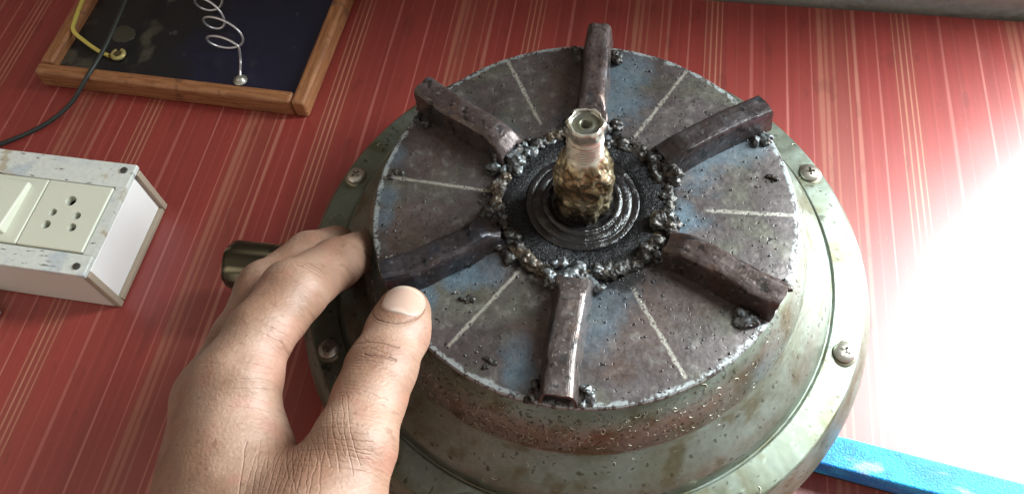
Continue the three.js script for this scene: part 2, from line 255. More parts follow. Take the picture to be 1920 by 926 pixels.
function weld(balls, k, tone, N = 44) {               // balls [x, y, z, r] melted into one lump; tone: 0 dark slag, 1 bright, 2 tan
  const lo = [1, 1, 1], hi = [-1, -1, -1]; for (const b of balls) for (let a = 0; a < 3; a++) { lo[a] = Math.min(lo[a], b[a] - b[3] * 1.5 - 0.001); hi[a] = Math.max(hi[a], b[a] + b[3] * 1.5 + 0.001); }
  const c = lo.map((v, a) => (v + hi[a]) / 2), h = lo.map((v, a) => (hi[a] - v) / 2 * 1.05), inv = balls.map((b) => b[3] * b[3] * 1.44);
  const f = (x, y, z) => { let d = 1; for (const b of balls) { const e = Math.sqrt((x - b[0]) ** 2 + ((y - b[1]) * 1.15) ** 2 + (z - b[2]) ** 2) - b[3]; const q = Math.max(k - Math.abs(d - e), 0) / k; d = Math.min(d, e) - q * q * k * 0.25; } return d < 0.0015 ? d + 0.0011 * nz(x * 360, y * 360, z * 360) + 0.0005 * nz(x * 900, y * 900, z * 900) : d; };
  const mc = new MarchingCubes(N, new THREE.MeshStandardMaterial(), false, false, 30000); mc.isolation = 0; let q = 0; const hs = N / 2;
  for (let kk = 0; kk < N; kk++) for (let j = 0; j < N; j++) for (let i = 0; i < N; i++) mc.field[q++] = -f(c[0] + (i - hs) / hs * h[0], c[1] + (j - hs) / hs * h[1], c[2] + (kk - hs) / hs * h[2]);
  mc.update(); const n = mc.count, pos = new Float32Array(n * 3); for (let i = 0; i < n; i++) for (let a = 0; a < 3; a++) pos[i * 3 + a] = c[a] + mc.positionArray[i * 3 + a] * h[a];
  let g = new THREE.BufferGeometry(); g.setAttribute('position', new THREE.BufferAttribute(pos, 3)); g = mergeVertices(g, 1e-5); g.computeVertexNormals();
  const p = g.attributes.position, col = [];
  for (let i = 0; i < p.count; i++) { const x = p.getX(i), y = p.getY(i), z = p.getZ(i), m = fbm(x * 210, y * 210, z * 210, 3), s = fbm(x * 520 + 3, y * 520, z * 520, 2); let cc = mix3([0.016, 0.015, 0.015], [0.06, 0.053, 0.047], sst(-0.15, 0.2, m)); cc = mix3(cc, [0.20, 0.225, 0.24], (tone === 1 ? 0.95 : 0.35) * sst(tone === 1 ? -0.2 : 0.08, tone === 1 ? 0.12 : 0.28, s)); cc = mix3(cc, [0.12, 0.092, 0.066], (tone === 2 ? 0.95 : 0.4) * sst(tone === 2 ? -0.3 : 0.1, 0.22, -m)); col.push(...cc); }
  g.setAttribute('color', new THREE.Float32BufferAttribute(col, 3));
  return mesh('weld', g, weldMat, motor);
}
const ball = (r, a, y, s) => { const p = pol(r, a, YD + y); return [p.x, p.y, p.z, s]; };
BL.forEach((a, i) => {                                // lumps where each channel meets the hub
  const bs = []; for (let k = 0; k < 26; k++) { const u = rnd(); bs.push(ball(rr(0.0300, 0.0415), a + rr(-17, 17), 0.0002 + u * u * 0.0050, rr(0.0011, 0.0031))); }
  weld(bs, 0.0014, i === 3 || i === 5 ? 1 : 0, 52);
});
for (const [a0, a1, n, tone] of [[-74, -52, 9, 0], [-18, -2, 9, 0], [-2, 12, 9, 0], [42, 56, 6, 0], [58, 74, 6, 0], [104, 138, 13, 2], [168, 194, 7, 2], [-122, -108, 5, 2], [-132, -122, 4, 0], [200, 206, 4, 1]]) { const bs = []; for (let k = 0; k < n; k++) bs.push(ball(rr(0.0322, 0.0352) + (tone === 2 ? 0.001 : 0), mix(a0, a1, (k + rr(0.2, 0.8)) / n), rr(0.0001, 0.0018), rr(0.0013, 0.0031))); weld(bs, 0.0012, tone, 46); }
// tack welds at the outer ends of the channels
const tack = (a, off, r, n, tone, s0 = 0.0021) => { const bs = []; for (let k = 0; k < n; k++) { const p = pol(r + rr(-0.0038, 0.0038), a), t = pol(1, a + 90, 0); p.addScaledVector(V(t.x, 0, t.z), off + rr(-0.002, 0.002)); bs.push([p.x, YD + rr(-0.0002, 0.0016), p.z, s0 * rr(0.5, 1.1)]); } weld(bs, 0.001, tone, 36); };
tack(BL[0], 0.0090, 0.0775, 7, 0); tack(BL[0], -0.0090, 0.079, 8, 0);
tack(BL[1], 0.0100, 0.080, 9, 1); tack(BL[2], 0.0108, 0.0785, 15, 1, 0.0024); tack(BL[2], -0.0085, 0.082, 8, 0, 0.0014);
tack(BL[3], -0.0100, 0.080, 10, 1, 0.0017); tack(BL[3], 0.0092, 0.0815, 6, 0, 0.0016);
tack(BL[4], -0.0092, 0.080, 6, 1, 0.0014); tack(BL[4], 0.0085, 0.081, 6, 2, 0.0012); tack(BL[5], -0.0095, 0.080, 7, 0, 0.0016);
for (const [a, r] of [[110, 0.0765], [129, 0.063], [-15, 0.077], [-176, 0.0785]]) { const bs = []; for (let k = 0; k < 7; k++) { const p = pol(r, a).add(V(rr(-0.0028, 0.0028), 0, rr(-0.0018, 0.0018))); bs.push([p.x, YD, p.z, rr(0.0006, 0.0012)]); } weld(bs, 0.0008, 0, 30); }
{ // spatter and filings: far too small to pick apart
  const dummy = new THREE.Object3D(), g = new THREE.IcosahedronGeometry(1, 1), N = 900, im = new THREE.InstancedMesh(g, std(0.08, 0.08, 0.085, 0.35, 0.6), N);
  im.name = 'weld_spatter'; im.userData.kind = 'stuff'; im.castShadow = im.receiveShadow = true;
  for (let i = 0; i < N; i++) { const near = rnd() < 0.6, b = BL[Math.floor(rnd() * 6)], r = near ? 0.031 + 0.02 * rnd() * rnd() : Math.sqrt(rr(0.0012, 0.0070)), a = near ? rr(0, 360) : b + rr(-28, 28); dummy.position.copy(pol(r, a, YD + 0.0002)); const s = 0.0002 + 0.00042 * rnd() * rnd(); dummy.scale.set(s * rr(0.8, 1.6), s * 0.8, s); dummy.rotation.set(0, rr(0, 6), 0); dummy.updateMatrix(); im.setMatrixAt(i, dummy.matrix); }
  motor.add(im);
  const f = new THREE.TorusGeometry(1, 0.11, 4, 6, 2.0), N2 = 1500, fi = new THREE.InstancedMesh(f, std(1, 1, 1, 0.4, 0.5), N2);
  fi.name = 'metal_filings'; fi.userData.kind = 'stuff'; fi.castShadow = fi.receiveShadow = true; const c = new THREE.Color();
  for (let i = 0; i < N2; i++) {
    const t = rnd(); let r, y, a, tilt;
    a = rnd() < 0.75 ? 93 + (rnd() + rnd() + rnd() - 1.5) * 62 : rr(-180, 180);
    if (t < 0.8) { const q = Math.pow(rnd(), 0.8); const sh = [[0.0855, 0.0882], [0.0885, 0.0850], [0.0910, 0.0805], [0.0930, 0.0747], [0.0941, 0.0700]], f = q * 3.999, n = Math.floor(f); r = mix(sh[n][0], sh[n + 1][0], f - n); y = mix(sh[n][1], sh[n + 1][1], f - n) + 0.0001; tilt = 0.8 + 0.12 * n; } else if (t < 0.88) { const q = rnd(); r = mix(0.0965, 0.1080, q); y = mix(0.0669, 0.0541, q) + 0.0001; tilt = 0.75; } else { r = rr(0.112, 0.123); y = 0.0488 - (r - 0.112) * 0.155 + 0.0002; tilt = 0.1; a = rr(-180, 180); }
    dummy.position.copy(pol(r, a, y)); dummy.rotation.order = 'YXZ'; dummy.rotation.set(-Math.PI / 2 + tilt, Math.PI / 2 - a * Math.PI / 180, rr(0, 6)); const big = rnd() < 0.12; dummy.scale.setScalar(big ? rr(0.0008, 0.0015) : rr(0.0003, 0.0009)); dummy.updateMatrix(); fi.setMatrixAt(i, dummy.matrix);
    const k = rnd(); fi.setColorAt(i, !big && k < 0.72 ? c.setRGB(0.02, 0.02, 0.018) : c.setRGB(0.4, 0.38, 0.3));
  }
  motor.add(fi);
}
// flange screws
{
  const ev = new Evaluator(); ev.attributes = ['position', 'normal'];
  const head = new THREE.LatheGeometry([[0.0001, 0], [0.0044, 0], [0.0046, 0.0006], [0.0043, 0.0014], [0.0034, 0.0022], [0.002, 0.0026], [0.0001, 0.0027]].map(([r, y]) => new THREE.Vector2(r, y)), 32);
  const b0 = new Brush(head), x1 = new Brush(new THREE.BoxGeometry(0.0044, 0.003, 0.0011).translate(0, 0.0026, 0)), x2 = new Brush(new THREE.BoxGeometry(0.0011, 0.003, 0.0044).translate(0, 0.0026, 0));
  for (const b of [b0, x1, x2]) b.updateMatrixWorld();
  const r = ev.evaluate(ev.evaluate(b0, x1, SUBTRACTION), x2, SUBTRACTION);
  const washer = new THREE.LatheGeometry([[0.004, 0], [0.0058, 0], [0.0058, 0.0006], [0.0046, 0.0007]].map(([q, y]) => new THREE.Vector2(q, y)), 32);
  const sm = std(0.42, 0.40, 0.35, 0.32, 0.85), wm = std(0.2, 0.18, 0.13, 0.45, 0.7);
  for (let k = 0; k < 8; k++) { const a = -29.9 + 45.15 * k; const s = mesh('screw', r.geometry, sm, motor); s.position.copy(pol(0.1182, a, 0.0482)); s.rotation.y = rr(0, 3); mesh('washer', washer, wm, s).position.y = -0.0006; }
}
{ // brass stud sticking out of the side of the housing
  const pr = [[0.0001, 0.116], [0.0075, 0.116], [0.0075, 0.132], [0.0115, 0.1325], [0.0124, 0.1335], [0.0126, 0.138], [0.0120, 0.139], [0.0126, 0.14], [0.0126, 0.1575], [0.0120, 0.1605], [0.007, 0.1614], [0.0065, 0.1595], [0.0001, 0.1595]];
  const g = new THREE.LatheGeometry(pr.map(([r, y]) => new THREE.Vector2(r, y)), 40); const col = [];
  warp(g, (x, y, z) => { const r = Math.hypot(x, z) || 1, k = 0.0022 * fbm(x * 130, y * 130, z * 130, 3); return [x + k * x / r, y, z + k * z / r]; });
  const p = g.attributes.position; for (let i = 0; i < p.count; i++) { const n = fbm(p.getX(i) * 260, p.getY(i) * 260, p.getZ(i) * 260, 3); col.push(...mix3([0.04, 0.034, 0.02], [0.5, 0.45, 0.3], sst(0.12, 0.24, n))); }
  g.setAttribute('color', new THREE.Float32BufferAttribute(col, 3));
  const m = mesh('side_stud', g, std(1, 1, 1, 0.35, 0.75, { vertexColors: true }), motor); m.position.set(-0.006, 0.0345, 0.0165); m.rotation.z = Math.PI / 2;
}

// ------------------------------------------------------------------ hand
{
  const K = { // x, y, z, radius
    thumb: [[-0.0582, 0.1074, 0.0620, 0.0099], [-0.0580, 0.1096, 0.0706, 0.0108], [-0.0592, 0.1155, 0.0870, 0.0115], [-0.0593, 0.1200, 0.0995, 0.0114], [-0.0590, 0.1255, 0.1166, 0.0130], [-0.0640, 0.1240, 0.1436, 0.0190]],
    index: [[-0.0905, 0.0765, 0.0224, 0.0084], [-0.0940, 0.0922, 0.0379, 0.0098], [-0.0983, 0.1140, 0.0620, 0.0114], [-0.1015, 0.1215, 0.0820, 0.0110], [-0.1035, 0.1240, 0.1000, 0.0130]],
    middle: [[-0.1062, 0.0662, 0.0155, 0.0084], [-0.1109, 0.0800, 0.0298, 0.0098], [-0.1159, 0.0970, 0.0551, 0.0112], [-0.1150, 0.1030, 0.0790, 0.0116], [-0.1150, 0.1060, 0.1010, 0.0145]],
    ring: [[-0.1180, 0.0580, 0.0200, 0.0080], [-0.1230, 0.0680, 0.0330, 0.0094], [-0.1262, 0.0790, 0.0560, 0.0106], [-0.1235, 0.0830, 0.0790, 0.0112], [-0.1225, 0.0850, 0.1020, 0.0142]],
    little: [[-0.1400, 0.0450, 0.0350, 0.0072], [-0.1410, 0.0520, 0.0460, 0.0080], [-0.1385, 0.0590, 0.0660, 0.0090], [-0.1350, 0.0620, 0.0850, 0.0105], [-0.1320, 0.0630, 0.1040, 0.0140]],
  };
  const palm = [[[-0.1035, 0.1220, 0.1040, 0.0136], [-0.0870, 0.1130, 0.1700, 0.0245]], [[-0.1155, 0.1040, 0.1040, 0.0155], [-0.0930, 0.1020, 0.1700, 0.0245]], [[-0.1225, 0.0840, 0.1030, 0.0150], [-0.0970, 0.0920, 0.1700, 0.0240]], [[-0.1270, 0.0630, 0.1040, 0.0140], [-0.1000, 0.0820, 0.1720, 0.0230]], [[-0.0640, 0.1240, 0.1436, 0.0190], [-0.0840, 0.1100, 0.1750, 0.0240]], [[-0.0780, 0.1160, 0.1400, 0.0130], [-0.1000, 0.1130, 0.1260, 0.0150]]];
  const fore = [[-0.0900, 0.1000, 0.1650, 0.0265], [-0.0970, 0.1000, 0.2150, 0.0260], [-0.1200, 0.1050, 0.3600, 0.0380]];
  const cone = (a, b) => { // round cone between two joints
    const bx = b[0] - a[0], by = b[1] - a[1], bz = b[2] - a[2], l2 = bx * bx + by * by + bz * bz, dr = b[3] - a[3];
    return (x, y, z) => { const px = x - a[0], py = y - a[1], pz = z - a[2]; let t = clamp((px * bx + py * by + pz * bz) / l2); const dx = px - t * bx, dy = py - t * by, dz = pz - t * bz; return Math.sqrt(dx * dx + dy * dy + dz * dz) - a[3] - t * dr; };
  };
  const smin = (a, b, k) => { const h = Math.max(k - Math.abs(a - b), 0) / k; return Math.min(a, b) - h * h * k * 0.25; };
  const chain = (js, k) => { const cs = []; for (let i = 0; i < js.length - 1; i++) cs.push(cone(js[i], js[i + 1])); return (x, y, z) => { let d = cs[0](x, y, z); for (let i = 1; i < cs.length; i++) d = smin(d, cs[i](x, y, z), k); return d; }; };
  const F = Object.fromEntries(Object.entries(K).map(([n, j]) => [n, chain(j, 0.004)])), P = palm.map(([a, b]) => cone(a, b)), A = chain(fore, 0.02);
  const seg = (x, y, z, c, r) => Math.hypot(x - c[0], y - c[1], z - c[2]) - r;
  const sdf = (x, y, z) => {
    let p = P[0](x, y, z); for (let i = 1; i < P.length; i++) p = smin(p, P[i](x, y, z), 0.016); p = smin(p, A(x, y, z), 0.02);
    let f = Math.min(F.middle(x, y, z), F.ring(x, y, z), F.little(x, y, z));
    f = smin(f, F.index(x, y, z), 0.0022);
    // soft pads of the phalanges, knuckle swelling
    let d = smin(p, f, 0.007);
    d = smin(d, F.thumb(x, y, z), 0.009);
    d = smin(d, seg(x, y, z, [-0.1005, 0.1200, 0.0955], 0.0098), 0.003);     // pad of the index finger next to the palm
    d = smin(d, seg(x, y, z, [-0.0995, 0.1160, 0.0735], 0.0098), 0.003);
    d += 0.0003 * nz(x * 120, y * 120, z * 120);
    return d;
  };
  const part = (N, c, h, zlo, zhi) => {
    const mc = new MarchingCubes(N, new THREE.MeshStandardMaterial(), false, false, 400000); mc.isolation = 0;
    const hs = N / 2; let q = 0;
    for (let k = 0; k < N; k++) { const z = c[2] + (k - hs) / hs * h[2]; for (let j = 0; j < N; j++) { const y = c[1] + (j - hs) / hs * h[1]; for (let i = 0; i < N; i++) { const x = c[0] + (i - hs) / hs * h[0]; mc.field[q++] = -Math.max(sdf(x, y, z), zlo - z, z - zhi); } } }
    mc.update();
    const n = mc.count, src = mc.positionArray, pos = new Float32Array(n * 3);
    for (let i = 0; i < n; i++) for (let a = 0; a < 3; a++) pos[i * 3 + a] = c[a] + src[i * 3 + a] * h[a];
    let g = new THREE.BufferGeometry(); g.setAttribute('position', new THREE.BufferAttribute(pos, 3)); g = mergeVertices(g, 2e-5);
    const p = g.attributes.position, nn = new Float32Array(p.count * 3), e = 0.0006, v = V(0, 0, 0);
    for (let i = 0; i < p.count; i++) { const x = p.getX(i), y = p.getY(i), z = p.getZ(i); v.set(sdf(x + e, y, z) - sdf(x - e, y, z), sdf(x, y + e, z) - sdf(x, y - e, z), sdf(x, y, z + e) - sdf(x, y, z - e)).normalize(); v.toArray(nn, i * 3); }
    g.setAttribute('normal', new THREE.BufferAttribute(nn, 3)); return g;
  };
  const g1 = part(156, [-0.098, 0.09, 0.1], [0.083, 0.083, 0.105], -1, 0.19), g2 = part(60, [-0.11, 0.1, 0.27], [0.075, 0.075, 0.1], 0.186, 0.345);
  const g = mergeGeometries([g1, g2]);
  // skin: tone, creases and fine wrinkles over the hand's own plan (x, z)
  const SX = -0.17, SZ = 0.0, SS = 0.2, CN = 1100;
  const cv = document.createElement('canvas'); cv.width = cv.height = CN; const cx = cv.getContext('2d');
  cx.fillStyle = '#fff'; cx.fillRect(0, 0, CN, CN); cx.lineCap = 'round';
  const line = (pts, w, al) => { cx.strokeStyle = 'rgba(0,0,0,' + al + ')'; cx.lineWidth = w * CN / SS; cx.beginPath(); pts.forEach(([x, z], i) => { const X = (x - SX) / SS * CN, Y = (z - SZ) / SS * CN; i ? cx.lineTo(X, Y) : cx.moveTo(X, Y); }); cx.stroke(); };
  const cross = (x, z, dx, dz, n, spread, w, al, len) => { for (let k = 0; k < n; k++) { const t = n > 1 ? k / (n - 1) - 0.5 : 0, pts = [], l = len * rr(0.5, 1), ox = rr(-0.3, 0.3) * len, sl = rr(-0.12, 0.12); for (let q = -5; q <= 5; q++) { const s = q / 5 * l + ox; pts.push([x + dx * t * spread - dz * s + dx * (sl * s + 0.0006 * nz(q * 0.7, k, x * 90)), z + dz * t * spread + dx * s + dz * (sl * s + 0.0006 * nz(q * 0.7, k, x * 90))]); } line(pts, w * rr(0.6, 1.2), al * rr(0.5, 1)); } };
  const T = (t) => [mix(-0.0587, -0.0592, t), mix(0.0632, 0.087, t)];
  cross(-0.0592, 0.0845, 0.05, 1, 2, 0.0052, 0.00075, 0.95, 0.0078); cross(-0.0592, 0.0850, 0.05, 1, 9, 0.011, 0.0004, 0.5, 0.0065); cross(-0.0590, 0.0775, 0.05, 1, 5, 0.006, 0.0003, 0.3, 0.004); cross(-0.0592, 0.096, 0.0, 1, 9, 0.012, 0.0003, 0.28, 0.008);
  cross(-0.060, 0.117, 0.1, 1, 12, 0.018, 0.00035, 0.32, 0.010); cross(-0.070, 0.118, 0.9, -0.5, 16, 0.026, 0.00035, 0.35, 0.013); cross(-0.074, 0.130, 1, -0.2, 14, 0.024, 0.0004, 0.4, 0.014);
  cross(-0.0925, 0.0545, -0.2, 1, 3, 0.003, 0.0006, 0.7, 0.005); cross(-0.098, 0.062, -0.1, 1, 6, 0.008, 0.0003, 0.2, 0.008); cross(-0.093, 0.083, -0.1, 1, 3, 0.006, 0.0004, 0.35, 0.005); cross(-0.094, 0.105, 0.3, 1, 9, 0.022, 0.0003, 0.22, 0.007);
  { const pts = []; for (let q = -8; q <= 8; q++) { const a = q / 8 * 2.0; pts.push([-0.0584 + 0.0088 * Math.sin(a), 0.0640 + 0.0088 * Math.cos(a)]); } line(pts, 0.0007, 0.8); line(pts.map(([x, z]) => [x, z + 0.0012]), 0.0003, 0.35); }
  const im = cx.getImageData(0, 0, CN, CN).data, crease = (u, v) => 1 - im[(Math.min(CN - 1, Math.max(0, Math.floor(v * CN))) * CN + Math.min(CN - 1, Math.max(0, Math.floor(u * CN)))) * 4] / 255;
  const skin = colourTexture(CN, CN, (u, v) => {
    const x = SX + u * SS, z = SZ + v * SS, n = fbm(x * 55, z * 55, 3, 4), f = fbm(x * 800, z * 800, 5, 3), k = crease(u, v);
    let c = mix3([0.30, 0.165, 0.108], [0.41, 0.255, 0.185], sst(-0.25, 0.25, n)); c = mix3(c, [0.40, 0.19, 0.135], 0.5 * sst(0.02, 0.28, fbm(x * 90 + 5, z * 90, 7, 3))); c = mix3(c, [0.2, 0.10, 0.06], 0.5 * sst(0.25, 0.36, fbm(x * 300, z * 300, 11, 3)));
    const kn = 1 - sst(0.4, 1.2, Math.hypot((x + 0.0592) / 0.011, (z - 0.084) / 0.010) + n); c = mix3(c, [0.26, 0.125, 0.08], 0.55 * kn);
    const kn2 = 1 - sst(0.4, 1.2, Math.hypot((x + 0.070) / 0.016, (z - 0.126) / 0.018) + n); c = mix3(c, [0.30, 0.15, 0.095], 0.5 * kn2);
    c = c.map((q) => q * (1 + 0.22 * f)); return mix3(c, [0.12, 0.05, 0.03], 0.5 * k);
  });
  const sb = valueTexture(CN, CN, (u, v) => { const x = SX + u * SS, z = SZ + v * SS, w1 = Math.abs(nz(x * 620, z * 620, 2)), w2 = Math.abs(nz(x * 1100 + 3, z * 1100, 6)); return 0.72 - 0.55 * crease(u, v) + 0.16 * w1 + 0.1 * w2 + 0.1 * fbm(x * 250, z * 250, 2, 2); });
  planarUV(g, (x, y, z) => [(x - SX) / SS, (z - SZ) / SS]);
  const hand = mesh('hand', g, std(0.53, 0.515, 0.50, 0.55, 0, { map: skin, bumpMap: sb, bumpScale: 0.0007, ior: 1.4, sheen: 0.1, sheenColor: new THREE.Color(0.6, 0.3, 0.2) }), scene);
  hand.userData = { label: 'bare hand gripping the rim of the motor, thumb resting on the steel disc', category: 'hand' };
  // thumbnail, laid on the skin
  const tip = V(-0.0587, 0.1072, 0.0632), ip = V(-0.0592, 0.1155, 0.0870), ax = tip.clone().sub(ip).normalize(), up = V(0.17, 0.97, 0.1); up.addScaledVector(ax, -up.dot(ax)).normalize(); const side = V(0, 0, 0).crossVectors(ax, up).normalize();
  const NU = 28, NV = 28, pos = [], idx = [], ncol = [], c0 = V(-0.0586, 0.1085, 0.0670);
  for (let j = 0; j <= NV; j++) for (let i = 0; i <= NU; i++) {
    let a = i / NU * 2 - 1, b = j / NV * 2 - 1; const rad = Math.max(Math.abs(a), Math.abs(b)); const q = Math.pow(Math.pow(Math.abs(a), 3) + Math.pow(Math.abs(b), 3), 1 / 3) || 1; const sc = rad / q; a *= sc; b *= sc;
    const w = 0.0078 * (1 + 0.06 * b), o = c0.clone().addScaledVector(side, a * w).addScaledVector(ax, b * 0.0080 + 0.0022); let t = 0.02; const at = V(0, 0, 0);
    for (let k = 0; k < 40; k++) { at.copy(o).addScaledVector(up, t); const d = sdf(at.x, at.y, at.z); t -= d * 0.8; if (Math.abs(d) < 1e-5) break; }
    const lift = rad > 0.985 ? -0.0007 : 0.00055 * (1 - 0.3 * rad) + (b > 0.7 ? 0.0003 * (b - 0.7) / 0.3 : 0); at.copy(o).addScaledVector(up, t + lift); pos.push(at.x, at.y, at.z); const fr = sst(0.62, 0.74, b + 0.12 * a * a), lu = 1 - sst(0.8, 1.05, Math.hypot(a / 0.6, (b + 1.15) / 0.55)); ncol.push(...mix3(mix3([0.40, 0.275, 0.22], [0.45, 0.34, 0.285], lu), [0.44, 0.37, 0.30], 0.75 * fr));
  }
  for (let j = 0; j < NV; j++) for (let i = 0; i < NU; i++) { const a = j * (NU + 1) + i; idx.push(a, a + 1, a + NU + 1, a + 1, a + NU + 2, a + NU + 1); }
  const ng = new THREE.BufferGeometry(); ng.setAttribute('position', new THREE.Float32BufferAttribute(pos, 3)); ng.setIndex(idx); ng.setAttribute('color', new THREE.Float32BufferAttribute(ncol, 3)); ng.computeVertexNormals();
  mesh('thumbnail', ng, std(0.72, 0.70, 0.68, 0.34, 0, { ior: 1.5, vertexColors: true }), hand);
}

// ------------------------------------------------------------------ switch box
{
  const b = thing('switch_box', 'white switch box with a rocker switch and a five-hole socket on top', 'switch box', [-0.236, 0, 0]);
  b.rotation.y = -0.02;
  const wornMap = colourTexture(1024, 512, (u, v) => { const n = fbm(u * 10, v * 7, 2, 5), f = fbm(u * 90, v * 40, 5, 4); let c = [0.60, 0.62, 0.58]; c = mix3(c, [0.42, 0.47, 0.52], 0.7 * sst(0.05, 0.3, n)); c = mix3(c, [0.40, 0.33, 0.22], 0.8 * sst(0.18, 0.36, fbm(u * 14 + 4, v * 9, 7, 5))); c = mix3(c, [0.10, 0.09, 0.08], 0.9 * sst(0.27, 0.36, fbm(u * 30, v * 60, 3, 4))); return c.map((k) => k * (1 + 0.16 * f)); });
  const uvm = (g) => planarUV(g, (x, y, z) => [x / 0.2 + y * 1.7, z / 0.1 + y * 2.3]);
  const white = std(0.98, 0.98, 0.98, 0.45, 0, { map: wornMap }), edge = std(0.36, 0.29, 0.22, 0.7), side = std(0.84, 0.83, 0.82, 0.4), L = 0.2, H = 0.0375;
  // top sheet, side sheets, wooden edges
const ox0 = -0.0826, ox1 = -0.0054, oz0 = -0.0180, oz1 = 0.0216, ty = H - 0.0015, tt = 0.003;
  mesh('top_sheet', uvm(mergeGeometries([rbox(L, tt, 0.033 + oz0, 0.0006, -L / 2, ty, (oz0 - 0.033) / 2), rbox(L, tt, 0.033 - oz1, 0.0006, -L / 2, ty, (oz1 + 0.033) / 2), box(-ox1, tt, oz1 - oz0, ox1 / 2, ty, (oz0 + oz1) / 2).toNonIndexed(), box(L + ox0, tt, oz1 - oz0, (ox0 - L) / 2, ty, (oz0 + oz1) / 2).toNonIndexed()])), white, b);
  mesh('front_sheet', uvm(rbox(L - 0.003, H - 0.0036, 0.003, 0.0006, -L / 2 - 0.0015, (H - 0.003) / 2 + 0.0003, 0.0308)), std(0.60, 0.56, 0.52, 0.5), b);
  mesh('rear_sheet', uvm(rbox(L - 0.003, H - 0.0036, 0.003, 0.0006, -L / 2 - 0.0015, (H - 0.003) / 2 + 0.0003, -0.0308)), white, b);
  mesh('end_panel', rbox(0.002, H - 0.009, 0.0585, 0.0004, -0.0032, (H - 0.003) / 2, 0), side, b);
  for (const z of [-0.0302, 0.0302]) mesh('edge_strip', rbox(0.0032, H - 0.0034, 0.0036, 0.0006, -0.0012, (H - 0.003) / 2, z), edge, b);
  mesh('edge_strip', rbox(0.0030, 0.003, 0.0560, 0.0006, -0.0012, 0.0016, 0), edge, b);
  const body = mesh('base_sheet', rbox(L - 0.008, 0.003, 0.058, 0.0005, -L / 2 - 0.002, 0.0017, 0), edge, b);
  // socket
  const ivory = std(0.60, 0.61, 0.51, 0.35), ev = new Evaluator(); ev.attributes = ['position', 'normal'];
  let pl = new Brush(rbox(0.036, 0.004, 0.0385, 0.0009, 0, 0, 0)); pl.updateMatrixWorld();
  for (const [x, z, r] of [[-0.0010, -0.0083, 0.0029], [-0.0072, -0.0005, 0.0021], [0.0062, -0.0003, 0.0021], [-0.0075, 0.0067, 0.0024], [0.0065, 0.0065, 0.0024]]) { const h = new Brush(new THREE.CylinderGeometry(r, r, 0.02, 24)); h.position.set(x, 0, z); h.updateMatrixWorld(); pl = ev.evaluate(pl, h, SUBTRACTION); }
  const so = mesh('socket', pl.geometry, ivory, b); so.position.set(-0.0240, H - 0.0012, 0.0018);
  mesh('opening_shade_sheet', box(0.079, 0.001, 0.042, -0.044, H - 0.0085, 0.0018), std(0.03, 0.028, 0.025, 0.8), b);  // added sheet, its near-black colour stands for shade inside the holes and gaps
  const fr = mesh('switch_plate', rbox(0.0398, 0.0035, 0.0385, 0.0009, -0.0623, H - 0.001, 0.0018), ivory, b);
  const rk = mesh('rocker', warp(rbox(0.020, 0.007, 0.030, 0.001, 0, 0, 0, 3), (x, y, z) => [x, y > 0 ? y + z * 0.10 : y, z]), std(0.62, 0.63, 0.53, 0.3), b); rk.position.set(-0.0602, H + 0.0012, 0.0018);
  const scr = new THREE.CylinderGeometry(0.0017, 0.0019, 0.0009, 16), sm = std(0.12, 0.11, 0.10, 0.4, 0.7);
  for (const [x, z] of [[-0.0055, -0.0285], [-0.0055, 0.0285], [-0.19, -0.027], [-0.19, 0.027]]) mesh('screw', scr, sm, b).position.set(x, H + 0.0004, z);
  const c = mesh('plastic_block', rbox(0.03, 0.006, 0.02, 0.0012, 0, 0.003, 0), std(0.62, 0.63, 0.55, 0.5), scene); c.position.set(-0.317, 0, 0.0425); c.rotation.y = -0.65;
  c.userData = { label: 'small off-white plastic block in front of the switch box', category: 'block' };
}

